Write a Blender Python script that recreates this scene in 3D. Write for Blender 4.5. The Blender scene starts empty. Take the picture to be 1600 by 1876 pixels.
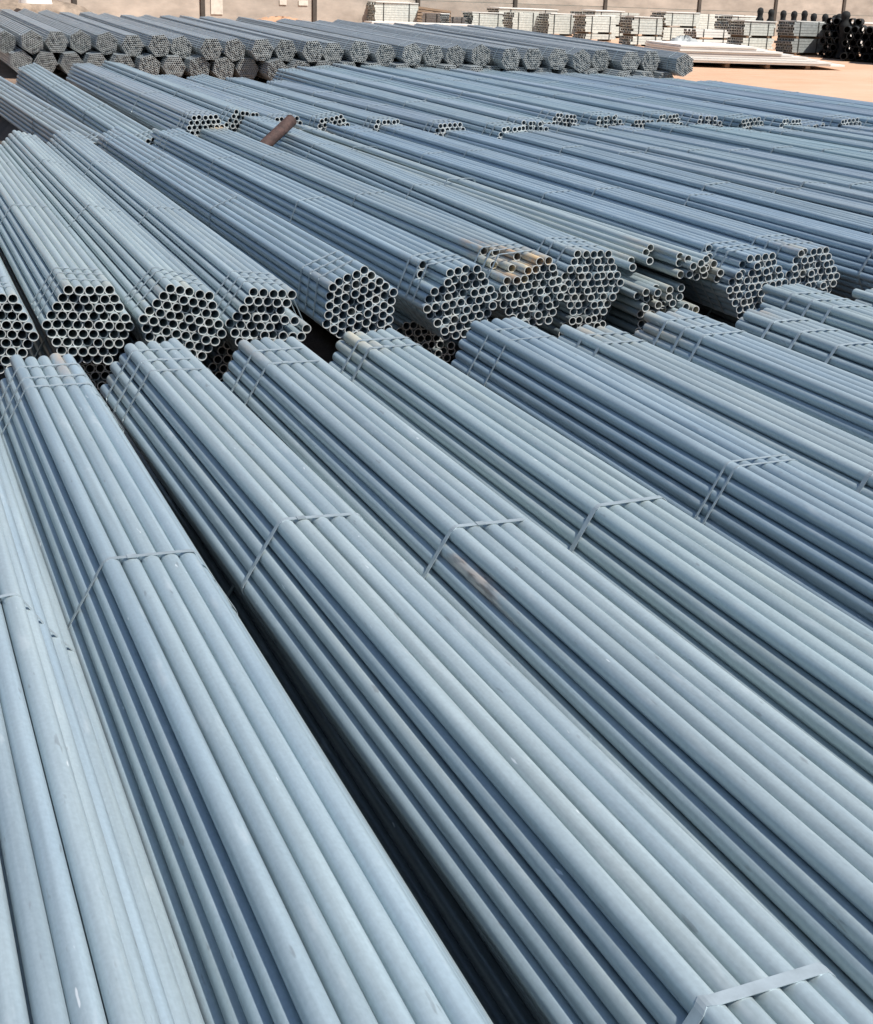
import bpy, math, random
from mathutils import Vector, Matrix

# ------------------------------------------------------------------ units
D = 0.0365                 # pipe pitch in metres; the stacks are laid out in this unit
T = 15.4 * D               # height of the top pipes of a two-high stack
CZ = T + 28.08 * D         # eye height
scene = bpy.context.scene
COL = scene.collection
R = random.Random(7)

# ------------------------------------------------------------------ camera
yaw, pitch, roll = math.radians(22.68), math.radians(20.41), math.radians(2.0)
fwd0 = Vector((math.sin(yaw), math.cos(yaw), 0))
right0 = Vector((math.cos(yaw), -math.sin(yaw), 0))
up_w = Vector((0, 0, 1))
fwd = fwd0 * math.cos(pitch) - up_w * math.sin(pitch)
up0 = fwd0 * math.sin(pitch) + up_w * math.cos(pitch)
right = right0 * math.cos(roll) + up0 * math.sin(roll)
up = -right0 * math.sin(roll) + up0 * math.cos(roll)
cam_data = bpy.data.cameras.new('camera')
cam_data.sensor_fit = 'HORIZONTAL'
cam_data.sensor_width = 36.0
cam_data.lens = 2514 / 1600 * 36.0
cam_data.clip_start = 0.05
cam_data.clip_end = 1000
cam = bpy.data.objects.new('camera', cam_data)
COL.objects.link(cam)
m = Matrix.Identity(4)
for i in range(3):
    m[i][0], m[i][1], m[i][2] = right[i], up[i], -fwd[i]
m[2][3] = CZ
cam.matrix_world = m
scene.camera = cam

# ------------------------------------------------------------------ sky and sun
SUN_EL = math.radians(57)
SUN_H = Vector((0.62, -0.78, 0)).normalized()          # horizontal direction towards the sun
to_sun = SUN_H * math.cos(SUN_EL) + up_w * math.sin(SUN_EL)
world = bpy.data.worlds.new('World')
scene.world = world
world.use_nodes = True
wn = world.node_tree.nodes
wl = world.node_tree.links
wn.clear()
sky = wn.new('ShaderNodeTexSky')
sky.sky_type = 'NISHITA'
sky.sun_disc = False
sky.sun_elevation = SUN_EL
sky.sun_rotation = math.atan2(SUN_H.x, SUN_H.y)
sky.air_density = 1.0
sky.dust_density = 1.2
sky.ozone_density = 1.0
bg = wn.new('ShaderNodeBackground')
bg.inputs['Strength'].default_value = 0.085
wo = wn.new('ShaderNodeOutputWorld')
wl.new(sky.outputs[0], bg.inputs[0])
wl.new(bg.outputs[0], wo.inputs[0])
sun_data = bpy.data.lights.new('sun', 'SUN')
sun_data.energy = 5.0
sun_data.angle = math.radians(0.53)
sun_data.color = (1.0, 0.96, 0.90)
sun = bpy.data.objects.new('sun', sun_data)
sun.rotation_euler = to_sun.to_track_quat('Z', 'Y').to_euler()
sun.location = (10, -5, 20)
COL.objects.link(sun)
scene.view_settings.view_transform = 'Standard'
scene.view_settings.look = 'None'
scene.view_settings.exposure = 0.36
scene.view_settings.gamma = 1.0
scene.render.engine = 'CYCLES'
scene.cycles.max_bounces = 4
scene.cycles.diffuse_bounces = 3
scene.cycles.glossy_bounces = 3
scene.cycles.use_adaptive_sampling = True
scene.cycles.adaptive_threshold = 0.02
scene.cycles.use_denoising = True


# ------------------------------------------------------------------ material helpers
def new_mat(name):
    mt = bpy.data.materials.new(name)
    mt.use_nodes = True
    nt = mt.node_tree
    bs = nt.nodes['Principled BSDF']
    return mt, nt, bs


def node(nt, kind, **kw):
    n = nt.nodes.new(kind)
    for k, v in kw.items():
        setattr(n, k, v)
    return n


def mathn(nt, op, a, b=None, clamp=False):
    n = node(nt, 'ShaderNodeMath', operation=op, use_clamp=clamp)
    for i, x in enumerate((a, b)):
        if x is None:
            continue
        if isinstance(x, (int, float)):
            n.inputs[i].default_value = x
        else:
            nt.links.new(x, n.inputs[i])
    return n.outputs[0]


def mixc(nt, fac, a, b, blend='MIX'):
    n = node(nt, 'ShaderNodeMix', data_type='RGBA', blend_type=blend)
    for s, x in ((0, fac), (6, a), (7, b)):
        if isinstance(x, (int, float)):
            n.inputs[s].default_value = x
        elif isinstance(x, tuple):
            n.inputs[s].default_value = (*x, 1)
        else:
            nt.links.new(x, n.inputs[s])
    return n.outputs[2]


def noise(nt, scale3, coord, detail=3, rough=0.55, offset=None):
    mp = node(nt, 'ShaderNodeMapping')
    mp.inputs['Scale'].default_value = scale3
    nt.links.new(coord, mp.inputs['Vector'])
    vec = mp.outputs[0]
    if offset is not None:
        cb = node(nt, 'ShaderNodeCombineXYZ')
        nt.links.new(offset, cb.inputs[0])
        nt.links.new(offset, cb.inputs[2])
        ad = node(nt, 'ShaderNodeVectorMath', operation='ADD')
        nt.links.new(vec, ad.inputs[0])
        nt.links.new(cb.outputs[0], ad.inputs[1])
        vec = ad.outputs[0]
    nz = node(nt, 'ShaderNodeTexNoise')
    nz.inputs['Scale'].default_value = 1.0
    nz.inputs['Detail'].default_value = detail
    nz.inputs['Roughness'].default_value = rough
    nt.links.new(vec, nz.inputs['Vector'])
    return nz.outputs[0]


def ramp(nt, x, lo, hi, a=0.0, b=1.0):
    n = node(nt, 'ShaderNodeMapRange')
    n.inputs['From Min'].default_value = lo
    n.inputs['From Max'].default_value = hi
    n.inputs['To Min'].default_value = a
    n.inputs['To Max'].default_value = b
    nt.links.new(x, n.inputs['Value'])
    return n.outputs[0]


PIPE_LEN = 164.6 * D


def galvanized(name, per_island=False, length=PIPE_LEN, patch=None, cool=(0.325, 0.412, 0.465), warm=(0.402, 0.474, 0.487)):
    """Weathered hot-dip zinc: slight tint from pipe to pipe, long streaks, chalky bloom, rust at the cut ends."""
    mt, nt, bs = new_mat(name)
    tc = node(nt, 'ShaderNodeTexCoord')
    oi = node(nt, 'ShaderNodeObjectInfo')
    co = tc.outputs['Object']
    if per_island:
        ge = node(nt, 'ShaderNodeNewGeometry')
        rnd = ge.outputs['Random Per Island']
        rnd = mathn(nt, 'FRACT', mathn(nt, 'ADD', rnd, oi.outputs['Random']))
    else:
        rnd = oi.outputs['Random']
    off = mathn(nt, 'MULTIPLY', rnd, 57.0)
    streak = noise(nt, (60, 1.3, 60), co, 3, 0.6, off)
    cloud = noise(nt, (9, 2.2, 9), co, 2, 0.6, off)
    tint = mathn(nt, 'ADD', mathn(nt, 'MULTIPLY', rnd, 0.4), mathn(nt, 'MULTIPLY', cloud, 0.7))
    base = mixc(nt, ramp(nt, tint, 0.15, 0.95), cool, warm)
    base = mixc(nt, 1.0, base, oi.outputs['Color'], 'MULTIPLY')
    spangle = noise(nt, (170, 110, 170), co, 1, 0.6, off)
    val = mathn(nt, 'MULTIPLY', ramp(nt, streak, 0.3, 0.7, 0.84, 1.10), ramp(nt, spangle, 0.3, 0.7, 0.955, 1.045))
    r2 = mathn(nt, 'FRACT', mathn(nt, 'MULTIPLY', rnd, 7.31))
    val = mathn(nt, 'MULTIPLY', val, ramp(nt, r2, 0, 1, 0.92, 1.05))
    hsv = node(nt, 'ShaderNodeHueSaturation')
    nt.links.new(base, hsv.inputs['Color'])
    nt.links.new(val, hsv.inputs['Value'])
    base = hsv.outputs[0]
    # chalky white bloom
    bloom = noise(nt, (26, 6, 26), co, 3, 0.65, off)
    base = mixc(nt, ramp(nt, bloom, 0.60, 0.78, 0.0, 0.45), base, (0.60, 0.65, 0.67))
    # small dark scuffs
    scuff = noise(nt, (90, 16, 90), co, 2, 0.5, off)
    base = mixc(nt, ramp(nt, scuff, 0.70, 0.76, 0.0, 0.45), base, (0.16, 0.17, 0.18))
    fleck = noise(nt, (75, 15, 75), co, 2, 0.6, mathn(nt, 'MULTIPLY', rnd, 91.0))
    base = mixc(nt, ramp(nt, fleck, 0.735, 0.775, 0.0, 0.7), base, (0.78, 0.82, 0.84))
    # stain at the ends, amount set by 1 - object alpha
    sx = node(nt, 'ShaderNodeSeparateXYZ')
    nt.links.new(co, sx.inputs[0])
    d_end = mathn(nt, 'MINIMUM', mathn(nt, 'ABSOLUTE', sx.outputs[1]), mathn(nt, 'ABSOLUTE', mathn(nt, 'SUBTRACT', length, sx.outputs[1])))
    endf = ramp(nt, d_end, 0.03, 0.34, 1.0, 0.0)
    rn = bloom
    st = mathn(nt, 'MULTIPLY', mathn(nt, 'MULTIPLY', endf, mathn(nt, 'SUBTRACT', 1.0, oi.outputs['Alpha'])), ramp(nt, rn, 0.36, 0.6))
    stain = mixc(nt, ramp(nt, cloud, 0.35, 0.6), (0.50, 0.26, 0.10), (0.72, 0.60, 0.38))
    base = mixc(nt, st, base, stain)
    rough_extra = st
    if patch is not None:
        pt = node(nt, 'ShaderNodeVectorMath', operation='DISTANCE')
        mp = node(nt, 'ShaderNodeMapping')
        mp.inputs['Scale'].default_value = (1.0, 0.28, 1.0)
        nt.links.new(co, mp.inputs['Vector'])
        nt.links.new(mp.outputs[0], pt.inputs[0])
        pt.inputs[1].default_value = (0, patch * 0.28, 0)
        pf = ramp(nt, mathn(nt, 'ADD', pt.outputs['Value'], ramp(nt, rn, 0.2, 0.8, -0.04, 0.04)), 0.02, 0.05, 0.85, 0.0)
        pf = mathn(nt, 'MULTIPLY', pf, ramp(nt, bloom, 0.35, 0.5, 0.6, 1.0))
        base = mixc(nt, pf, base, mixc(nt, ramp(nt, scuff, 0.45, 0.6), (0.58, 0.49, 0.42), (0.22, 0.16, 0.13)))
    nt.links.new(base, bs.inputs['Base Color'])
    bs.inputs['Metallic'].default_value = 0.36
    nt.links.new(mathn(nt, 'ADD', ramp(nt, cloud, 0.3, 0.7, 0.30, 0.46), mathn(nt, 'MULTIPLY', rough_extra, 0.3)), bs.inputs['Roughness'])
    bp = node(nt, 'ShaderNodeBump')
    bp.inputs['Strength'].default_value = 0.12
    bp.inputs['Distance'].default_value = 0.002
    nt.links.new(mathn(nt, 'ADD', scuff, mathn(nt, 'MULTIPLY', streak, 0.6)), bp.inputs['Height'])
    nt.links.new(bp.outputs[0], bs.inputs['Normal'])
    return mt


def plain(name, col, rough=0.7, metal=0.0, var=0.15, scale=(6, 6, 6), bump=0.0, col2=None, space='Object'):
    mt, nt, bs = new_mat(name)
    tc = node(nt, 'ShaderNodeTexCoord')
    oi = node(nt, 'ShaderNodeObjectInfo')
    off = mathn(nt, 'MULTIPLY', oi.outputs['Random'], 31.0)
    n1 = noise(nt, scale, tc.outputs[space], 5, 0.62, off)
    c2 = col2 or tuple(c * (1 - 2 * var) for c in col)
    c1 = tuple(min(1, c * (1 + var)) for c in col)
    base = mixc(nt, ramp(nt, n1, 0.3, 0.7), c2, c1)
    hsv = node(nt, 'ShaderNodeHueSaturation')
    nt.links.new(base, hsv.inputs['Color'])
    nt.links.new(ramp(nt, oi.outputs['Random'], 0, 1, 0.88, 1.1), hsv.inputs['Value'])
    nt.links.new(hsv.outputs[0], bs.inputs['Base Color'])
    bs.inputs['Roughness'].default_value = rough
    bs.inputs['Metallic'].default_value = metal
    if bump:
        bp = node(nt, 'ShaderNodeBump')
        bp.inputs['Strength'].default_value = bump
        bp.inputs['Distance'].default_value = 0.02
        nt.links.new(n1, bp.inputs['Height'])
        nt.links.new(bp.outputs[0], bs.inputs['Normal'])
    return mt


M_PIPE = galvanized('galvanized_pipe')
M_PATCH = galvanized('galvanized_pipe_rust_patch', patch=(60.5 + 53.1) * D)
M_PACK = galvanized('galvanized_pipe_pack', per_island=True)
M_DULL = galvanized('galvanized_pipe_dull', per_island=True, cool=(0.34, 0.38, 0.40), warm=(0.42, 0.44, 0.44))
M_BAND = plain("steel_band", (0.36, 0.42, 0.45), 0.45, 0.4, 0.10, (25, 25, 25))
M_CUT = plain('cut_pipe_end', (0.74, 0.76, 0.74), 0.45, 0.25, 0.15, (40, 40, 40))
M_BORE = plain('shaded_tube_bore', (0.045, 0.047, 0.045), 0.8, 0.0, 0.2)  # near-black: the shade inside the open tubes is put into the colour
M_RUST = plain('rusty_steel', (0.06, 0.032, 0.027), 0.8, 0.0, 0.3, (25, 25, 25), 0.4)
M_SAND = plain('pale_sand', (0.60, 0.42, 0.29), 0.95, 0, 0.10, (0.35, 0.35, 0.35), 0.2)
M_GROUND, _nt, _bs = new_mat('yard_ground')
_tc = node(_nt, 'ShaderNodeTexCoord')
_sx = node(_nt, 'ShaderNodeSeparateXYZ')
_nt.links.new(_tc.outputs['Object'], _sx.inputs[0])
_big = noise(_nt, (.3, .3, .3), _tc.outputs['Object'], 4, .6)
_mid = noise(_nt, (1.4, 2.2, 1.4), _tc.outputs['Object'], 5, .65)
_fine = noise(_nt, (30, 30, 30), _tc.outputs['Object'], 4, .6)
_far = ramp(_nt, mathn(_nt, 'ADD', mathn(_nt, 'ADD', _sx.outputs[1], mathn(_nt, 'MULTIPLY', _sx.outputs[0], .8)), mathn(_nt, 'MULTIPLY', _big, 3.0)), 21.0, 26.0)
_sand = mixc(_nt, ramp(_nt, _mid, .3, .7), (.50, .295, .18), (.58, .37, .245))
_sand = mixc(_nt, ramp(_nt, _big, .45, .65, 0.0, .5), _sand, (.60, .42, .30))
_earth = mixc(_nt, ramp(_nt, _mid, .3, .7), (.045, .035, .03), (.11, .08, .06))  # brown earth, coloured darker still so gaps between stacks look shaded
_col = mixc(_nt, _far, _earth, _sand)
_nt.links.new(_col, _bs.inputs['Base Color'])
_bs.inputs['Roughness'].default_value = .95
_bp = node(_nt, 'ShaderNodeBump')
_bp.inputs['Strength'].default_value = .5
_bp.inputs['Distance'].default_value = .03
_nt.links.new(mathn(_nt, 'ADD', _fine, _mid), _bp.inputs['Height'])
_nt.links.new(_bp.outputs[0], _bs.inputs['Normal'])
M_WALL = plain('wall_concrete', (0.42, 0.37, 0.315), 0.92, 0, 0.17, (0.9, 0.9, 2.2), 0.3)
M_POST = plain('dark_wall_post', (0.07, 0.06, 0.05), 0.8, 0, 0.2)
M_PALE = plain('pale_tube', (0.62, 0.65, 0.60), 0.55, 0.1, 0.12, (14, 14, 14))
M_GREYTUBE = plain('grey_tube', (0.40, 0.43, 0.42), 0.55, 0.2, 0.15, (14, 14, 14))
M_DARKSTRAP = plain('dark_band', (0.06, 0.065, 0.06), 0.6, 0.1)
M_WHITE = plain('white_sheet', (0.78, 0.78, 0.74), 0.6, 0, 0.06, (2, 2, 2))
M_BLACK = plain('black_coating', (0.012, 0.014, 0.014), 0.85, 0, 0.3)
M_TIMBER = plain('timber', (0.20, 0.13, 0.08), 0.85, 0, 0.25, (4, 30, 30))
M_EARTH = plain('brown_earth', (0.30, 0.235, 0.18), 0.95, 0, 0.3, (3, 3, 3), 0.5)
M_CREAM = plain('cream_plaster', (0.66, 0.62, 0.54), 0.9, 0, 0.1)
M_TARP = plain('grey_tarp', (0.33, 0.35, 0.35), 0.6, 0, 0.12, (5, 5, 5), 0.3)
M_DIRT = plain('orange_soil', (0.52, 0.31, 0.19), 0.95, 0, 0.15, (3, 3, 3), 0.4)


# ------------------------------------------------------------------ object helpers
def link(name, data, parent=None, loc=None, rot=None, mat=None):
    o = bpy.data.objects.new(name, data)
    COL.objects.link(o)
    if parent is not None:
        o.parent = parent
    if loc is not None:
        o.location = loc
    if rot is not None:
        o.rotation_euler = rot
    if mat is not None and data is not None and not data.materials:
        data.materials.append(mat)
    return o


def tag(o, label=None, cat=None, group=None, kind=None):
    if label:
        o['label'] = label
    if cat:
        o['category'] = cat
    if group:
        o['group'] = group
    if kind:
        o['kind'] = kind
    return o


def mesh_of(name, verts, faces, smooth=False, mat=None, sharp=50):
    me = bpy.data.meshes.new(name)
    me.from_pydata(verts, [], faces)
    me.update()
    if smooth:
        me.polygons.foreach_set('use_smooth', [True] * len(me.polygons))
        me.set_sharp_from_angle(angle=math.radians(sharp))
    if mat:
        me.materials.append(mat)
    if LIPS:
        me.materials.append(M_CUT)
        for i in LIPS:
            me.polygons[i].material_index = 1
        LIPS.clear()
    return me


LIPS = []          # face indices of the cut lips of the tubes added last


def tube(verts, faces, ring_pts, r_out, r_in, seg, ax=None):
    """Hollow pipe through ring_pts (list of (x, y, z)); y is the axis."""
    b = len(verts)
    n = len(ring_pts)
    cs = [(math.cos(2 * math.pi * k / seg), math.sin(2 * math.pi * k / seg)) for k in range(seg)]
    for (x, y, z) in ring_pts:
        for c, s in cs:
            verts.append((x + r_out * c, y, z + r_out * s))
    for (x, y, z) in (ring_pts[0], ring_pts[-1]):
        for c, s in cs:
            verts.append((x + r_in * c, y, z + r_in * s))
    for j in range(n - 1):
        for k in range(seg):
            k2 = (k + 1) % seg
            faces.append((b + j * seg + k, b + (j + 1) * seg + k, b + (j + 1) * seg + k2, b + j * seg + k2))
    i0, i1, e = b + n * seg, b + (n + 1) * seg, b + (n - 1) * seg
    for k in range(seg):
        k2 = (k + 1) % seg
        faces.append((i0 + k, i0 + k2, i1 + k2, i1 + k))          # bore
        LIPS.append(len(faces))
        LIPS.append(len(faces) + 1)
        faces.append((b + k, b + k2, i0 + k2, i0 + k))            # near lip
        faces.append((e + k, i1 + k, i1 + k2, e + k2))            # far lip


def pipe_mesh(name, seg, bow, mat, length=PIPE_LEN, r=0.4985 * D, wall=0.145):
    v, f = [], []
    pts = [(bow * math.sin(math.pi * t / 8) + bow * 0.35 * math.sin(3 * math.pi * t / 8), length * t / 8, 0) for t in range(9)]
    tube(v, f, pts, r, r * (1 - wall), seg)
    return mesh_of(name, v, f, True, mat)


PIPES_NEAR = [pipe_mesh('pipe', 28, b, M_PIPE) for b in (0.0, 0.0005, 0.001, -0.0007)]
PIPES_MID = [pipe_mesh('pipe', 16, b, M_PIPE) for b in (0.0, 0.0005, 0.001, -0.0008)]
PIPES_PATCH = [pipe_mesh('pipe', 28, 0.0006, M_PATCH)]


def hexagon(n=5):
    out = []
    for r in range(-(n - 1), n):
        c = 2 * n - 1 - abs(r)
        for i in range(c):
            out.append((i - (c - 1) / 2, r * 0.8660254, r, i, c))
    return out


def rot2(x, z, a):
    c, s = math.cos(a), math.sin(a)
    return x * c - z * s, x * s + z * c


def strap_mesh(name, n, pitch, tilt, width, thick, off, mat, sag=0.0, lump=0):
    """Band pulled round the six corners of a hexagonal bundle."""
    rr = (n - 1) * pitch
    pts = []
    for k in range(6):
        ca = math.radians(60 * k) + tilt
        cx, cz = rr * math.cos(ca), rr * math.sin(ca)
        for j in range(5):
            a = ca + math.radians(-30 + 15 * j)
            pts.append((cx + off * math.cos(a), cz + off * math.sin(a), a))
        if sag:
            a = math.radians(60 * k + 30) + tilt
            q = rr * math.cos(math.radians(30)) + off - sag
            pts.append((q * math.cos(a), q * math.sin(a), a))
    v, f = [], []
    N = len(pts)
    for i, (x, z, a) in enumerate(pts):
        wob = 0.15 * width * math.sin(i * 1.7 + lump)
        for dy, dr in ((-width / 2, 0), (width / 2, 0), (width / 2, thick), (-width / 2, thick)):
            v.append((x + dr * math.cos(a), dy + wob, z + dr * math.sin(a)))
    for i in range(N):
        j = (i + 1) % N
        for k in range(4):
            k2 = (k + 1) % 4
            f.append((i * 4 + k, j * 4 + k, j * 4 + k2, i * 4 + k2))
    return mesh_of(name, v, f, False, mat)


def seal_mesh():
    v, f = [], []
    box(v, f, -0.009, -0.008, 0, 0.009, 0.008, 0.0022)
    return mesh_of('seal', v, f, False, M_BAND)


def box(v, f, x0, y0, z0, x1, y1, z1):
    b = len(v)
    v += [(x0, y0, z0), (x1, y0, z0), (x1, y1, z0), (x0, y1, z0), (x0, y0, z1), (x1, y0, z1), (x1, y1, z1), (x0, y1, z1)]
    f += [(b, b + 3, b + 2, b + 1), (b + 4, b + 5, b + 6, b + 7), (b, b + 1, b + 5, b + 4), (b + 1, b + 2, b + 6, b + 5),
          (b + 2, b + 3, b + 7, b + 6), (b + 3, b, b + 4, b + 7)]


SEAL = seal_mesh()


def frame_empty(name, u0, v0, z0, u1, v1, z1, n, pitch):
    """Empty under the near end of a bundle; local +Y runs along the bundle. z is the centre of the top row."""
    a = Vector((u0 * D, v0 * D, T + z0 * D))
    b = Vector((u1 * D, v1 * D, T + z1 * D))
    d = b - a
    h = (n - 1) * 0.866 * pitch
    e = bpy.data.objects.new(name, None)
    COL.objects.link(e)
    e.empty_display_size = 0.1
    e.location = (a.x, a.y, a.z - 2 * h - pitch / 2)
    e.rotation_euler = (math.atan2(d.z, math.hypot(d.x, d.y)), 0, -math.atan2(d.x, d.y))
    return e, h + pitch / 2          # centre height above the empty


def add_straps(e, zc, ys, tilt, width, n=5, pitch=D, thick=0.0012, seal=True, sag=0.0):
    for i, y in enumerate(ys):
        s = link('strap', strap_mesh('strap', n, pitch, tilt + R.uniform(-.004, .004), width, thick, pitch * 0.515, M_BAND, sag, i), e, (0, y, zc))
        s.rotation_euler = (R.uniform(-.006, .006), 0, R.uniform(-.05, .05))
        if seal and R.random() < .4:
            q = rot2(R.uniform(-1.6, -0.6) * pitch, (n - 1) * 0.866 * pitch + pitch * 0.5 + 0.001, tilt)
            link('seal', SEAL, s, (q[0], 0, q[1]), (0, -tilt, 0))


def pipe_bundle(u0, v0, z0, u1, v1, z1, tilt, meshes, label, group, straps, width=0.014, jit=0.02, stag=0.25, stain=None,
                patch=None, tint=(1, 1, 1), skip=(), pull=None, sag=0.0, shear=0.0):
    e, zc = frame_empty('pipe_bundle', u0, v0, z0, u1, v1, z1, 5, D)
    tag(e, label, 'pipe bundle', group)
    for (x, z, r, i, c) in hexagon(5):
        if (r, i) in skip:
            continue
        px, pz = rot2(x + shear * z, z, tilt)
        px += R.gauss(0, jit)
        pz += R.gauss(0, jit * 0.6)
        y = R.gauss(0, stag)
        if pull and (r, i) in pull:
            y += pull[(r, i)]
        ms = meshes
        if patch and (r, i) in patch:
            ms = PIPES_PATCH
        o = link('pipe', R.choice(ms), e, (px * D, y * D, zc + pz * D))
        o.rotation_euler = (R.gauss(0, .00025), R.uniform(0, 6.28) if ms is not PIPES_PATCH else 2.2, R.gauss(0, .00025))
        t = R.uniform(0.97, 1.03)
        al = 1.0 - (R.uniform(0.0, 0.35) if R.random() < 0.25 else 0.0)
        if stain:
            al = 1.0 - stain(x, z, r, i, c)
        o.color = (tint[0] * t, tint[1] * t, tint[2] * t, al)
    add_straps(e, zc, straps, tilt, width, sag=sag)
    return e


def pack_mesh(name, n, pitch, length, seg, mat, seed, wall=0.16, jit=0.03, stag=0.3):
    rr = random.Random(seed)
    v, f = [], []
    for (x, z, r, i, c) in hexagon(n):
        px, pz = (x + rr.gauss(0, jit)) * pitch, (z + rr.gauss(0, jit * 0.6)) * pitch
        y = rr.gauss(0, stag) * pitch
        q, w = rr.gauss(0, .08) * pitch, rr.gauss(0, .04) * pitch
        tube(v, f, [(px + q * math.sin(math.pi * t / 8), y + length * t / 8, pz + w * math.sin(math.pi * t / 8)) for t in range(9)], pitch * 0.495, pitch * 0.495 * (1 - wall), seg)
    return mesh_of(name, v, f, True, mat)


def pack_bundle(u0, v0, z0, u1, v1, z1, tilt, mesh, n, pitch, label, group, straps, width=0.02, tint=(1, 1, 1)):
    """A bundle too far off for its single pipes to be picked apart."""
    e, zc = frame_empty('pipe_bundle', u0, v0, z0, u1, v1, z1, n, pitch)
    tag(e, label, 'pipe bundle', group)
    o = link('pipe_pack', mesh, e, (0, 0, zc), (0, -tilt, 0))
    o['kind'] = 'stuff'
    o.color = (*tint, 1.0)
    add_straps(e, zc, straps, tilt, width, n, pitch, thick=0.003, seal=False)
    return e


ORD = ['first', 'second', 'third', 'fourth', 'fifth', 'sixth', 'seventh', 'eighth', 'ninth', 'tenth', 'eleventh', 'twelfth', 'thirteenth',
       'fourteenth', 'fifteenth', 'sixteenth', 'seventeenth', 'eighteenth', 'nineteenth', 'twentieth', 'twenty-first', 'twenty-second',
       'twenty-third', 'twenty-fourth', 'twenty-fifth', 'twenty-sixth', 'twenty-seventh', 'twenty-eighth', 'twenty-ninth', 'thirtieth']


# ------------------------------------------------------------------ ground
def ground_z(y):
    k = [(-400, 0), (10.5, 0), (11.3, .33), (17, .42), (26, .55), (32, .68), (38, .80), (60, .82), (900, .82)]
    for (a, p), (b, q) in zip(k, k[1:]):
        if y <= b:
            return p + (q - p) * (y - a) / (b - a)
    return 0.82


ys = [-300, -100, -30, -5] + [i * 1.0 for i in range(0, 10)] + [10.5 + .2 * i for i in range(6)] + [12 + i for i in range(0, 60)] + [80, 120, 200, 400, 800]
xs = [-500, -200, -80, -30, -10, -6, -3, -1.5, 0, .8] + [1.2 + .15 * i for i in range(8)] + [i * 1.5 + 3.5 for i in range(0, 42)] + [80, 140, 300, 600]
gv = []
for y in ys:
    for x in xs:
        w = 0.02 * math.sin(x * 0.9 + y * 0.35) + 0.015 * math.sin(x * 0.37 - y * 0.8)
        hollow = min(1, max(0, (x - 1.1) / .4)) if y < 19 else 1.0        # lower ground on the left, beside the third row
        gv.append((x, y, ground_z(y) * hollow + (w if y > 11.5 and hollow > 0 else 0.0)))
nx = len(xs)
gf = [(j * nx + i, j * nx + i + 1, (j + 1) * nx + i + 1, (j + 1) * nx + i) for j in range(len(ys) - 1) for i in range(nx - 1)]
g = link('ground', mesh_of('ground', gv, gf, True, M_GROUND))
tag(g, 'pale orange sandy ground of the storage yard', 'ground', kind='structure')

# ------------------------------------------------------------------ boundary wall
wall_dir = Vector((0.98382, 0.17915, 0))
wall_nrm = Vector((-0.17915, 0.98382, 0))
W0 = wall_nrm * 37.45
wall = bpy.data.objects.new('boundary_wall', None)
COL.objects.link(wall)
wall.location = (*(W0 + wall_dir * 16.06).to_2d(), 0.60)
wall.rotation_euler = (0, 0, math.atan2(wall_dir.y, wall_dir.x))
tag(wall, 'tall beige precast concrete boundary wall with dark upright joints behind the yard', 'wall')
joints = [-17.9, -14.3, -10.8, -7.2, -3.6, 0.0, 3.46, 6.95, 10.53, 14.13, 18.23, 21.85, 25.33, 28.8, 32.3, 35.8]
for a, b in zip(joints, joints[1:]):
    for r in range(4):
        v, f = [], []
        dz = 1.0
        box(v, f, a + .07, R.uniform(-.006, .006), r * dz + .008, b - .07, .12, (r + 1) * dz - .008)
        link('panel', mesh_of('panel', v, f, False, M_WALL), wall)
    v, f = [], []
    box(v, f, a - .062, -.05, 0, a + .062, .14, 4.05)
    link('post', mesh_of('post', v, f, False, M_POST), wall)
for i, (x, z, w, h) in enumerate([(0.25, .45, .35, 1.0), (2.35, .75, .22, .14), (2.95, .75, .3, .14)]):
    v, f = [], []
    box(v, f, x, -.02, z, x + w, -.008, z + h)
    link('plaster_patch', mesh_of('plaster_patch', v, f, False, M_CREAM), wall)

# ------------------------------------------------------------------ front row of bundles, each pipe a part
FG = 'front row of pipe bundles'


def end_stain(p):
    return lambda x, z, r, i, c: (R.uniform(0.2, 0.6) if R.random() < p * .6 else 0.0)


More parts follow.
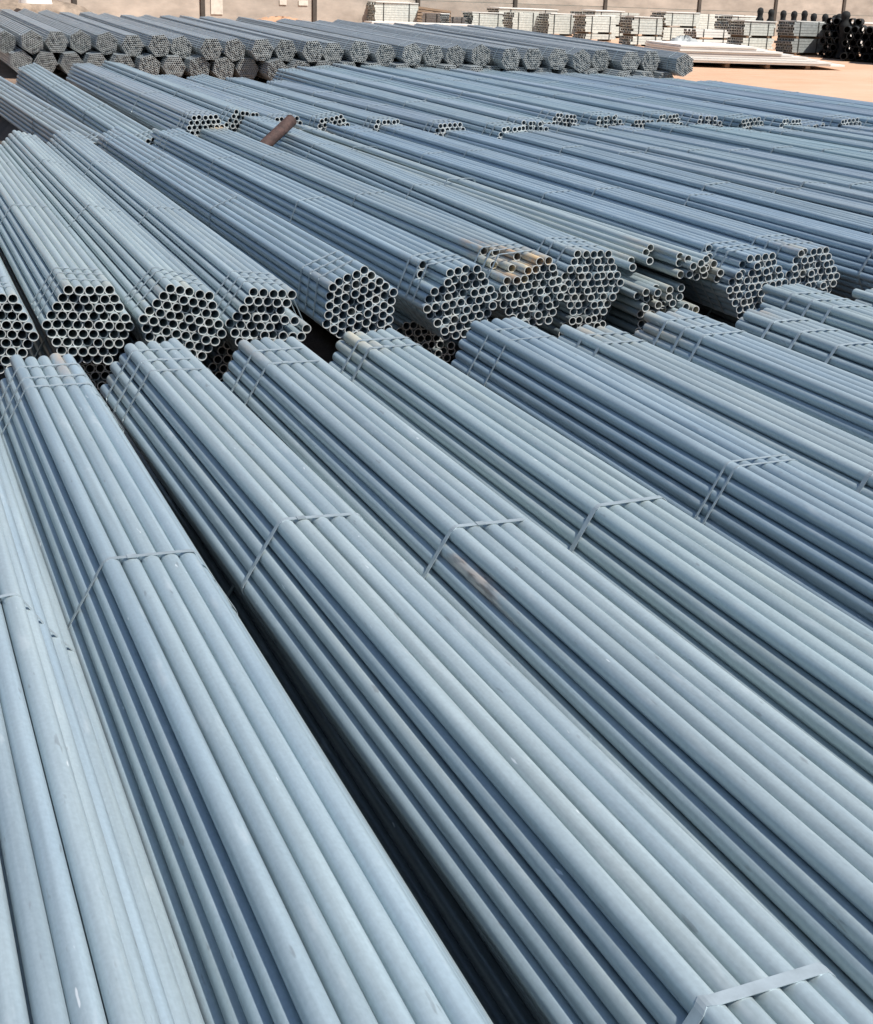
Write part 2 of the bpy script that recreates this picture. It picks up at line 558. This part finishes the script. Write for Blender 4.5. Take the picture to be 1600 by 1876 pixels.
L6 = 164.6
front = [
    # u_near, u_far, v_far, z_near, z_far, tilt, label, straps (v), width, extra
    (2.8, 2.8, 110, 0.2, 0.2, 0.10, 'pipe bundle filling the bottom left corner, its twisted strap sloping right', [104, 63, 21, -15], 0.010, dict(tint=(.99, 1.0, 1.02), sag=.004)),
    (11.95, 11.75, 111, 0.0, 0.0, 0.0, 'front row pipe bundle left of the long dark gap, thin strap arched over it', [107.6, 104.2, 101.6, 66.8, 27, -12], 0.011, dict(tint=(.98, 1.0, 1.02), stain=end_stain(.25))),
    (24.4, 20.95, 113.6, 0.0, 0.0, -0.02, 'front row pipe bundle right of the long dark gap, wide band at its bottom right', [110.6, 107.2, 103.8, 69.6, -12], 0.013, dict(tint=(1.0, 1.0, 1.0), stain=end_stain(.35))),
    (31.6, 30.5, 111.4, 0.1, 0.1, 0.0, 'front row pipe bundle with a rust spot just below its middle strap', [107.8, 103.4, 65.6, 26, -12], 0.013, dict(stain=end_stain(.3), patch={(3, 0)})),
    (40.4, 40.2, 112.8, 0.1, 0.1, 0.01, 'fifth front row pipe bundle from the left, pale end straps bunched at its far end', [109.2, 106.5, 66.5, 27, -12], 0.014, dict(stain=end_stain(.5), tint=(1.03, 1.03, 1.0))),
    (51.6, 52.9, 113.8, 0.0, 0.2, 0.02, 'sixth front row pipe bundle from the left, blue tinged with doubled middle strap', [109.8, 106.0, 71.2, 70.2, 28, -12], 0.007, dict(tint=(.93, .96, 1.0))),
    (61.3, 61.4, 111.6, -0.6, -0.4, 0.0, 'seventh front row pipe bundle from the left, pinkish rust tint on its far ends', [108.2, 105.0, 68, 28, -12], 0.014, dict(stain=end_stain(.75))),
    (71.3, 71.6, 114, 0.0, 0.0, 0.03, 'eighth front row pipe bundle from the left, three straps and staggered brownish ends', [110.6, 107.4, 104.2, 68, 28, -12], 0.012, dict(stain=end_stain(.6), tint=(.98, 1.0, 1.03))),
    (81.4, 81.7, 113.5, -0.2, -0.2, 0.0, 'ninth front row pipe bundle from the left, bright looped strap standing off its corner', [108.0, 103.5, 98, 66, 27], 0.013, dict(sag=-.004)),
    (90.8, 90.4, 121.6, 0.0, 0.3, -0.02, 'tenth front row pipe bundle, reaching furthest back at the right edge', [117.2, 113.8, 110.5, 75, 36], 0.013, dict(tint=(1.0, 1.0, .98))),
    (100.2, 100.0, 119, -0.2, 0.0, 0.0, 'eleventh front row pipe bundle, only its far end inside the right edge', [115, 111.6, 73], 0.014, dict()),
]
for (un, uf, vf, zn, zf, tilt, lab, st, w, ex) in front:
    v0 = vf - L6
    pipe_bundle(un, v0, zn, uf, vf, zf, tilt, PIPES_NEAR, lab, FG, [(s - v0) * D for s in st], w, jit=0.005, stag=0.4, **ex)
# the wide band near the camera on the third bundle
wide = [o for o in COL.objects if o.get('label', '').startswith('front row pipe bundle right of')][0]
add_straps(wide, 4 * .866 * D + D / 2, [(27.4 + 51.0) * D], -0.02, 0.018, thick=0.0012, seal=True)

# ------------------------------------------------------------------ middle row
MG = 'middle row of pipe bundles'


def m6_stain(x, z, r, i, c):
    return R.uniform(.8, 1.0) if (r == 4 or (r == 3 and i <= 3) or (r == 2 and i <= 2)) else (0.25 if R.random() < .15 else 0)


middle = [
    (9.6, 135.5, 0.3, 0.0, -0.10, 'middle row pipe bundle cut by the left edge, only the right of its end showing', dict()),
    (18.9, 135.5, 0.6, 0.0, -0.08, 'middle row pipe bundle with complete level honeycomb end, second from left edge', dict(tint=(1.06, 1.05, 1.02))),
    (27.95, 134.2, 0.3, 0.0, -0.24, 'middle row pipe bundle with end sloping down right, third from left edge', dict(tint=(1.05, 1.05, 1.03))),
    (37.05, 135.0, -0.4, 0.1, -0.11, 'middle row pipe bundle with pipes missing at the right of its end', dict(skip={(2, 5), (2, 6), (1, 7), (0, 6), (0, 7), (3, 5)})),
    (47.6, 137.0, 0.6, 0.2, 0.40, 'middle row pipe bundle standing on a corner beside the brown earth gap', dict(tint=(.93, .97, 1.02))),
    (59.2, 136.7, 0.7, 0.2, 0.13, 'middle row pipe bundle with one top corner pipe pushed in, left of stained ends', dict(tint=(.97, 1.0, 1.03), pull={(4, 0): 6, (3, 0): 5})),
    (68.9, 139.0, 0.9, 0.4, 0.09, 'middle row pipe bundle with cream and rust stained ends at its top', dict(stain=m6_stain, pull={(4, 0): 9, (4, 1): 7, (4, 2): 4, (3, 0): 5, (3, 1): 2})),
    (79.9, 145.4, 0.3, 2.3, -0.02, 'middle row pipe bundle with tall flat-topped end, right of stained ends', dict(tint=(.97, 1.0, 1.03))),
    None,
    (100.4, 140.5, 0.0, 0.6, 0.07, 'middle row pipe bundle overhanging the black hollow, end tilted up right', dict(tint=(.90, .95, 1.03), pull={(4, 0): 8, (3, 0): 7, (3, 1): 1})),
    (111.0, 144.0, -0.2, 0.8, 0.05, 'last middle row pipe bundle at right whose open end is in view', dict(tint=(.92, .96, 1.03))),
    (121.6, 133.0, 0.2, 0.8, 0.0, 'middle row pipe bundle at right edge showing its strapped shaded flank', dict(tint=(.90, .95, 1.04))),
]
for rec in middle:
    if rec is None:
        continue
    (u, v, zn, zf, tilt, lab, ex) = rec
    st = [3.4, 6.0, 9.0, 56, 110, 152, 158]
    pipe_bundle(u, v, zn, u + 2.2, v + L6, zf, tilt, PIPES_MID, lab, MG, [(s + R.uniform(-.6, .6)) * D for s in st], 0.013, jit=0.016, stag=0.25, **ex)

# the burst bundle: pipes splayed at the near end, gathered again towards the far end
e, zc = frame_empty('pipe_bundle', 90.3, 143, 0.2, 92.5, 143 + L6, 0.4, 5, D)
tag(e, 'burst middle row bundle with loose pipes splayed over a black hollow', 'pipe bundle', MG)
slots = [h for h in hexagon(5)]
near_pts = []
for k in range(18):            # raised right-hand cluster
    near_pts.append((0.6 + (k % 6) * 1.02 + R.uniform(-.3, .3), 3.2 - (k // 6) * 0.95 - (k % 6) * .18 + R.uniform(-.25, .25)))
for k in range(5):             # top left pipes, set back
    near_pts.append((-4.2 + k * 1.0, 1.5 + k * .45 + R.uniform(-.1, .1)))
for k in range(24):            # slumped lower cluster
    near_pts.append((-4.4 + (k % 6) * 1.06 + R.uniform(-.3, .3), -0.7 - (k // 6) * 0.92 + R.uniform(-.25, .25)))
near_pts += [(2.9, -3.2), (1.2, -0.6)]
free = sorted(slots, key=lambda h: -h[1])
for k, (nx_, nz_) in enumerate(near_pts):
    best = min(free, key=lambda h: (h[0] - nx_) ** 2 + (h[1] - nz_) ** 2)
    free.remove(best)
    back = R.uniform(-1.2, 1.2) + (5 + R.uniform(-1, 1) if 18 <= k < 23 else 0)
    a = Vector((nx_ * D, back * D, zc + nz_ * D))
    b = Vector((best[0] * D, (L6 + back) * D, zc + best[1] * D))
    d = b - a
    o = link('pipe', PIPES_MID[k % 4], e, a)
    o.rotation_euler = (math.atan2(d.z, math.hypot(d.x, d.y)), 0, -math.atan2(d.x, d.y))
    t = R.uniform(.95, 1.08)
    o.color = (t * 1.04, t * 1.02, t * .99, 1 - (R.uniform(.2, .6) if R.random() < .4 else 0))
add_straps(e, zc, [70 * D, 120 * D, 156 * D], 0.0, 0.016)

# middle row further right: the pipes are too fine to pick apart
PK_M = [pack_mesh('pipe_pack', 5, D, PIPE_LEN, 12, M_PACK, s) for s in (1, 2, 3)]
n_m = 0
for k in range(15):
    u = 131.4 + 9.75 * k
    sides = R.uniform(-.08, .08)
    pack_bundle(u, 140 + R.uniform(-4, 4), 0.2, u + 2.2, 140 + L6 + R.uniform(-6, 8), 0.8 + R.uniform(-.3, .9), sides, PK_M[k % 3], 5, D,
                'middle row bundle on the right, %s beyond the last open pipe end' % ORD[k + 1], MG, [c * D for c in (8, 12, 56, 110, 152, 157)], 0.018,
                (.90 + R.uniform(-.04, .05), .93 + R.uniform(-.03, .04), .98))

# ------------------------------------------------------------------ lower layer, seen in the gaps
LG = 'lower layer of pipe bundles'
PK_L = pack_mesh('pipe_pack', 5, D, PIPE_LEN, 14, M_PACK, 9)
for u, lab in [(2.8, 'shaded lower bundle under the front bundle in the bottom left corner'),
               (11.9, 'shaded lower bundle forming the left side of the long dark gap'),
               (22.6, 'shaded lower bundle forming the right side of the long dark gap'),
               (31.6, 'shaded lower bundle beneath the front bundle with the rust spot'),
               (41.0, 'shaded lower bundle beneath the fifth front row bundle'),
               (52.2, 'shaded lower bundle beneath the sixth front row bundle'),
               (61.4, 'shaded lower bundle beneath the seventh front row bundle'),
               (71.4, 'shaded lower bundle beneath the eighth front row bundle')]:
    vf = 109 + R.uniform(-3, 1) + (17 if u in (11.9, 22.6) else 0)
    pack_bundle(u, vf - L6, -7.5, u, vf, -7.5, 0.0, PK_L, 5, D, lab, LG, [40 * D, 120 * D], 0.014, (.5, .5, .52))  # dark tint paints the shade of the gaps into the pipe colour
for u, lab in [(18.9, 'shaded lower bundle under the level honeycomb end of the middle row'),
               (28.0, 'shaded lower bundle under the end that slopes down right'),
               (36.6, 'shaded lower bundle under the middle row end with missing pipes'),
               (58.8, 'shaded lower bundle beneath the end with the pushed-in corner pipe'),
               (68.6, 'shaded lower bundle under the stained cream and rust ends'),
               (79.4, 'shaded lower bundle left of the burst bundle, under the tall flat-topped end'),
               (89.4, 'shaded lower bundle at the bottom of the black hollow'),
               (105.6, 'shaded lower bundle under the two rightmost open ends')]:
    pack_bundle(u, 145 + R.uniform(-2, 3), -7.5, u + 2, 145 + L6 - 12, -7.3, 0.0, PK_L, 5, D, lab, LG, [8 * D, 56 * D], 0.014, (.6, .58, .56))  # tint lowered to carry the shade beneath the middle row

# ------------------------------------------------------------------ third row
SG = 'third row of pipe bundles'
PS = 1.2 * D
LS = 181 * D
PK_S = [pack_mesh('pipe_pack', 5, PS, LS, 12, M_PACK, s, 0.2) for s in (11, 12, 13)]
third = [(47.5, 303, -2.2, 2.6, .50), (58.3, 304, -1.9, 4.0, .3), (69.5, 303, 3.0, 4.6, .04), (80.6, 313, 3.0, 4.8, -.16), (91.6, 316, 1.6, 5.0, .05),
         (102.6, 315, 1.8, 5.0, .2), (112.6, 306, 1.8, 5.0, 0), (122.3, 292, 3.0, 5.2, .05), (133.2, 282, 3.1, 5.0, .05), (142.6, 292, 3.4, 5.2, -.05),
         (152.4, 305, 2.0, 5.0, .1), (162.3, 315, 3.2, 5.2, -.1), (172.2, 310, 3.2, 5.2, .06), (182.0, 310, 2.2, 5.0, 0), (191.8, 314, 3.2, 5.0, .05),
         (201.6, 311, 3.1, 5.0, -.05), (211.4, 306, 3.0, 4.8, .12), (221.3, 303, 3.0, 4.8, 0), (231.2, 305, 1.6, 4.6, .1), (241.4, 305, 3.0, 4.6, .1),
         (251.5, 304, 2.6, 4.6, 0), (262, 300, 3.0, 4.4, .1), (272.5, 296, 3.0, 4.2, 0), (282.5, 290, 3.2, 4.0, .05)]
for k, (u, v, zn, zf, tilt) in enumerate(third):
    zn -= 0.7 if u > 115 else 0.0
    ln = 181 if u < 200 else 181 - (u - 200) * 0.35
    if 90 < u < 125:
        ln, zf = 145, 2.6
    sx = ln / 181
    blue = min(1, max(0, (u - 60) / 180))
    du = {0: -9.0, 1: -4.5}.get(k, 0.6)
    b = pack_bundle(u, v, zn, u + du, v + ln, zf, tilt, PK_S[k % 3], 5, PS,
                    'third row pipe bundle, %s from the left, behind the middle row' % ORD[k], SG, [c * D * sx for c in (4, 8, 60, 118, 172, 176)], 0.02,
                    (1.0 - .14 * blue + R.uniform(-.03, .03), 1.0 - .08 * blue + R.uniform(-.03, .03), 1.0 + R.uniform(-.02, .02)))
    if sx < 1:
        for ch in b.children:
            if ch.name.startswith('pipe_pack'):
                ch.scale = (1, sx, 1)

pack_bundle(47.5, 301, -12.2, 38.5, 482, -7.4, 0.5, PK_S[1], 5, PS, 'shaded lower bundle under the leftmost third row bundle', LG, [60 * D, 118 * D], 0.02, (.7, .7, .72))  # dulled tint adds shade to this bundle's colour

# ------------------------------------------------------------------ back row, two high
BG = 'back row of pipe bundles'
PB = 0.75 * D
PK_B = [pack_mesh('pipe_pack', 6, PB, PIPE_LEN, 10, M_DULL, s, 0.2) for s in (21, 22, 23)]
NB = 28
for k in range(NB):
    t = k / (NB - 1)
    u = 51.5 + (280 - 51.5) * t
    v = 535 + (455 - 535) * t + R.uniform(-5, 5)
    z = 13.0 + R.uniform(-.5, .5)
    pack_bundle(u, v, z, u - 1, v + L6, z + 4.6, R.choice((0, .1, -.1, .3, .5)), PK_B[k % 3], 6, PB,
                'back row pipe bundle on the upper layer, %s from the left' % ORD[k], BG, [c * D for c in (6, 60, 110, 156)], 0.02,
                (1, 1, 1))
for k in range(NB - 1):
    t = (k + .5) / (NB - 1)
    u = 51.5 + (280 - 51.5) * t
    v = 533 + (453 - 533) * t + R.uniform(-6, 4)
    pack_bundle(u, v, 6.2, u - 1, v + L6, 10.7, R.choice((0, .1, -.1, .3)), PK_B[(k + 1) % 3], 6, PB,
                'back row pipe bundle on the lower layer, %s from the left' % ORD[k], BG, [c * D for c in (6, 60, 110, 156)], 0.02, (.96, .96, .96))

# ------------------------------------------------------------------ short rusty pipe leaning on a flank
v, f = [], []
tube(v, f, [(0, 0, 0), (0, .13, 0.002), (0, .26, 0), (0, .40, 0)], 0.044, 0.036, 24)
LIPS.clear()
ru = link('rusty_pipe', mesh_of('rusty_pipe', v, f, True, M_RUST))
a = Vector((72.8 * D, 271 * D, T - 0.6 * D))
b = Vector((80.6 * D, 276 * D, T + 4.6 * D))
ru.location = a
d = b - a
ru.rotation_euler = (math.atan2(d.z, math.hypot(d.x, d.y)), 0, -math.atan2(d.x, d.y))
tag(ru, 'short thick rusty brown pipe leaning across the grey bundles', 'pipe')

# ------------------------------------------------------------------ packs of pale tube along the wall
WROT = math.atan2(wall_dir.y, wall_dir.x)
DARKC = {}


def tube_pack(x, y, length, depth, tiers, label, mat=M_PALE, z=None, rot=0.0, group='strapped tube packs along the wall'):
    """Tiers of short square tubes laid parallel to the wall, open ends to the left, on timber bearers. (x, y) is the front left corner."""
    e = bpy.data.objects.new('tube_pack', None)
    COL.objects.link(e)
    e.location = (x, y, ground_z(y) if z is None else z)
    e.rotation_euler = (0, 0, WROT + rot)
    tag(e, label, 'tube pack', group)
    zz = 0.0
    s = 0.066
    for (nl, gap) in tiers:
        for bx in (.12, length - .2):
            v, f = [], []
            box(v, f, bx, .01, zz, bx + .08, depth - .01, zz + gap)
            link('bearer', mesh_of('bearer', v, f, False, M_TIMBER), e)
        zz += gap
        v, f = [], []
        m = max(3, round(depth / s))
        drift = [R.uniform(-.03, .03) for _ in range(4)]
        for r in range(nl):
            for k in range(m):
                jx, jy = R.uniform(-.03, .03) + drift[r % 4], R.uniform(-.004, .004)
                x0, x1 = jx, length + R.uniform(-.03, .03) + drift[r % 4]
                y0, y1, z0, z1 = k * s + .003 + jy, (k + 1) * s - .003 + jy, zz + r * s + .003, zz + (r + 1) * s - .003
                t = .008
                b = len(v)
                for (xx, q) in ((x0, 0), (x1, 0), (x0, t), (x1, t)):
                    v += [(xx, y0 + q, z0 + q), (xx, y1 - q, z0 + q), (xx, y1 - q, z1 - q), (xx, y0 + q, z1 - q)]
                for c in range(4):
                    c2 = (c + 1) % 4
                    f.append((b + c, b + 4 + c, b + 4 + c2, b + c2))
                    f.append((b + 8 + c, b + 8 + c2, b + 12 + c2, b + 12 + c))
                    f.append((b + c, b + c2, b + 8 + c2, b + 8 + c))
                    f.append((b + 4 + c, b + 12 + c, b + 12 + c2, b + 4 + c2))
        tm = mesh_of('tube_tier', v, f, False, mat)
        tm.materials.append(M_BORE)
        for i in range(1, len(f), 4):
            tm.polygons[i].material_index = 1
        o = link('tube_tier', tm, e)
        o['kind'] = 'stuff'
        h = nl * s
        for bx in (length * .2, length * .8):
            v, f = [], []
            w, q = .03, .006
            for (a0, b0, a1, b1) in ((-q, zz - q, 0, zz + h + q), (depth, zz - q, depth + q, zz + h + q)):
                box(v, f, bx - w / 2, a0, b0, bx + w / 2, a1, b1)
            box(v, f, bx - w / 2, 0, zz + h, bx + w / 2, depth, zz + h + q)
            link('band', mesh_of('band', v, f, False, M_DARKSTRAP), e)
        zz += h
    if R.random() < .75:
        v, f = [], []
        box(v, f, R.uniform(-.05, .05), -.02, zz + .008, length + R.uniform(-.1, .06), depth + .03, zz + .03)
        link('cover_sheet', mesh_of('cover_sheet', v, f, False, M_WHITE), e, None, (R.uniform(-.02, .02), R.uniform(-.015, .015), R.uniform(-.05, .05)))
    return e


packs = [
    (21.57, 29.88, 1.02, .60, [(5, .05), (5, .06)], M_GREYTUBE, 'grey two-tier tube pack beside the black posts, last on the right'),
    (20.95, 31.11, 1.05, .60, [(4, .05), (5, .06)], M_PALE, 'pale two-tier tube pack, second from the right in the wall row'),
    (20.42, 32.45, 1.20, .45, [(2, .06), (3, .05)], M_WHITE, 'low bright white tube pack behind the white sheet stack'),
    (18.23, 31.96, .95, .55, [(3, .05), (6, .05)], M_PALE, 'pale tube pack left of the grey draped cover'),
    (18.10, 34.23, 1.02, .50, [(2, .05), (6, .05)], M_PALE, 'pale tube pack, fifth from the right in the wall row'),
    (18.35, 36.95, .98, .50, [(8, .05)], M_PALE, 'pale tube pack, sixth from the right in the wall row'),
    (17.46, 37.39, .85, .50, [(8, .05)], M_PALE, 'pale tube pack, seventh from the right in the wall row'),
    (16.57, 38.23, 1.08, .55, [(7, .05)], M_PALE, 'pale tube pack with dark open end, left of middle in the wall row'),
    (14.30, 40.20, 1.45, .50, [(9, .10)], M_PALE, 'tall pale tube pack at the left end of the wall row'),
    (20.9, 34.9, 1.3, .6, [(5, .05), (5, .05)], M_PALE, 'pale tube pack set back behind the low white pack'),
    (22.0, 33.3, 1.2, .6, [(4, .05), (6, .05)], M_PALE, 'pale tube pack set back behind the second from right'),
    (19.5, 36.4, 1.2, .6, [(4, .05), (5, .05)], M_PALE, 'pale tube pack set back behind the fifth from right'),
    (18.0, 39.6, 2.2, .6, [(9, .05)], M_PALE, 'long pale tube pack set back against the wall'),
    (20.6, 39.2, 2.2, .6, [(9, .05)], M_PALE, 'long pale tube pack set back against the wall, right of centre'),
    (23.4, 37.3, 2.4, .6, [(10, .05)], M_PALE, 'long pale tube pack set back behind the black posts'),
    (24.4, 32.0, 2.2, .7, [(10, .05)], M_WHITE, 'white tube pack glimpsed between the black stacks'),
]
for (x, y, ln, dp, ti, mt, lab) in packs:
    tube_pack(x, y, ln, dp, ti, lab, mt, rot=R.uniform(-.04, .04))
tube_pack(15.35, 39.1, .62, .5, [(6, .05)], 'dark grey tube pack with its open end towards the yard', M_GREYTUBE, rot=-1.1)
tube_pack(16.05, 38.7, .5, .42, [(5, .05)], 'small dark grey tube pack beside the pale pack with dark open end', M_GREYTUBE, rot=-1.1)


# ------------------------------------------------------------------ white sheet stacks
def sheet_stack(x, y, rot, length, width, n, step, label, thick=.042):
    e = bpy.data.objects.new('sheet_stack', None)
    COL.objects.link(e)
    e.location = (x, y, ground_z(y) + .01)
    e.rotation_euler = (0, 0, rot)
    tag(e, label, 'sheet stack')
    k = 0.15
    while k < length - step * 2:
        v, f = [], []
        box(v, f, k, .06, -.03, k + .09, width - .06, .055)
        link('bearer', mesh_of('bearer', v, f, False, M_TIMBER), e)
        k += .85
    for i in range(n):
        v, f = [], []
        ln = length - step * i * (1 + .25 * R.random())
        a = R.uniform(-.03, .03)
        box(v, f, a, R.uniform(-.03, .03), .055 + i * thick, ln, width + R.uniform(-.03, .03), .055 + (i + 1) * thick - .006)
        link('sheet', mesh_of('sheet', v, f, False, M_WHITE), e)
    return e


sheet_stack(15.45, 25.15, math.atan2(24.15 - 25.06, 18.85 - 15.64), 3.5, 2.8, 8, .26, 'stack of bright white sheets lying on the sand, right of the back row')
sheet_stack(13.2, 37.4, WROT - .25, 3.4, .8, 4, .12, 'low stack of white sheets below the tall pale tube pack')


# ------------------------------------------------------------------ black posts and black stacks
def lathe(prof, seg=14):
    v, f = [], []
    for (r, z) in prof:
        for k in range(seg):
            a = 2 * math.pi * k / seg
            v.append((r * math.cos(a), r * math.sin(a), z))
    for j in range(len(prof) - 1):
        for k in range(seg):
            k2 = (k + 1) % seg
            f.append((j * seg + k, j * seg + k2, (j + 1) * seg + k2, (j + 1) * seg + k))
    f.append(tuple((len(prof) - 1) * seg + k for k in range(seg)))
    return v, f


pv, pf_ = lathe([(.10, 0), (.10, .06), (.075, .10), (.07, .55), (.085, .62), (.088, .70), (.06, .76), (.062, .82), (.075, .88), (.06, .95), (.02, .98)])
POST = mesh_of('black_post', pv, pf_, True, M_BLACK)
row_a = [(22.30, 32.45), (22.47, 32.2), (22.64, 31.9), (22.80, 31.65), (22.94, 31.4), (23.05, 31.15), (23.22, 30.9), (23.34, 30.65), (23.46, 30.4)]
for k, (x, y) in enumerate(row_a):
    o = link('black_post', POST, None, (x, y, ground_z(y)), (0, 0, R.uniform(0, 6)))
    o.scale = (1.15, 1.15, 1.06 - .012 * k + R.uniform(-.03, .03))
    tag(o, 'black capped post standing behind the tube packs, %s of that row from the left' % ORD[k], 'post', 'black posts behind the tube packs')
row_b = [(22.75, 29.7, 1.02), (23.0, 29.3, .9), (22.35, 28.95, 1.1), (22.75, 28.5, .78), (23.1, 28.1, .74), (22.55, 27.9, .95), (23.0, 27.35, 1.12), (23.3, 26.9, 1.05)]
for k, (x, y, h) in enumerate(row_b):
    o = link('black_post', POST, None, (x, y, ground_z(y)), (0, 0, R.uniform(0, 6)))
    o.scale = (1.5, 1.5, h)
    tag(o, 'thick black capped post among the black stacks at right, %s from the left' % ORD[k], 'post', 'black posts among the black stacks')
for k, (x, y, ln, dp, h, lab) in enumerate([(21.9, 29.25, 1.3, 1.1, 1.0, 'black coated pipe stack touching the grey tube pack'),
                                            (21.75, 28.2, 1.3, 1.3, .78, 'low black coated pipe stack in the middle of the black stacks'),
                                            (21.75, 26.85, 1.6, 1.5, 1.1, 'black coated pipe stack cut by the right edge')]):
    e = bpy.data.objects.new('black_pipe_stack', None)
    COL.objects.link(e)
    e.location = (x, y, ground_z(y))
    e.rotation_euler = (0, 0, WROT - .9)
    tag(e, lab, 'pipe stack', 'black stacks at the right edge')
    rr = .085
    nl = int(h / (rr * 1.75))
    for r in range(nl):
        m = int(dp / (2 * rr)) - (r % 2)
        for q in range(m):
            v, f = [], []
            tube(v, f, [(0, 0, 0), (0, ln, 0)], rr * .98, rr * .8, 16)
            LIPS.clear()
            link('pipe', mesh_of('pipe', v, f, True, M_BLACK), e, (rr + q * 2 * rr + (r % 2) * rr, R.uniform(-.08, .08), rr + r * rr * 1.75))

# ------------------------------------------------------------------ draped cover, pallets, mounds, sack
def pallet(x, y, z, rot, label):
    e = bpy.data.objects.new('timber_pallet', None)
    COL.objects.link(e)
    e.location = (x, y, z)
    e.rotation_euler = rot
    tag(e, label, 'pallet', None)
    for k in range(6):
        v, f = [], []
        box(v, f, 0, k * .17, .1, 1.0, k * .17 + .12, .125)
        link('slat', mesh_of('slat', v, f, False, M_TIMBER), e)
    for k in range(3):
        v, f = [], []
        box(v, f, k * .455, 0, 0, k * .455 + .09, .97, .098)
        link('runner', mesh_of('runner', v, f, False, M_TIMBER), e)


pallet(15.5, 39.9, .82, (.55, .1, WROT - .5), 'brown timber pallet tipped at a slant left of the dark grey pack')


def mound(name, x, y, rx, ry, h, mat, label, cat, seed):
    rr = random.Random(seed)
    ph = [rr.uniform(0, 6) for _ in range(8)]
    v, f = [], []
    N, M = 26, 9
    for j in range(M + 1):
        t = j / M
        for k in range(N):
            a = 2 * math.pi * k / N
            q = 1 + .16 * math.sin(3 * a + ph[0]) + .09 * math.sin(7 * a + ph[1] + t * 3)
            z = h * (1 - t ** 2.2) * (1 + .22 * math.sin(4 * a + ph[2] + 5 * t) * t) + .04 * math.sin(9 * a + 11 * t + ph[3])
            v.append((rx * t * q * math.cos(a), ry * t * q * math.sin(a), z if j < M else -.1))
    for j in range(M):
        for k in range(N):
            k2 = (k + 1) % N
            f.append((j * N + k, (j + 1) * N + k, (j + 1) * N + k2, j * N + k2))
    o = link(name, mesh_of(name, v, f, True, mat), None, (x, y, ground_z(y)))
    return tag(o, label, cat)


mound('earth_mound', 3.6, 37.6, 2.2, 1.2, .70, M_EARTH, 'brown earth and rubble mound behind the back row, top left corner', 'mound', 3)
mound('soil_heap', 11.2, 39.2, .9, .5, .22, M_DIRT, 'small orange soil heap at the foot of the wall', 'soil heap', 5)
mound('white_sack', 4.2, 36.3, .36, .25, .30, M_WHITE, 'white sack lying on the brown earth mound', 'sack', 8).location.z = 1.32
mound('covered_heap', 19.2, 31.1, .55, .45, .30, M_TARP, 'heap under a crumpled grey cover between the pale packs', 'heap', 12)
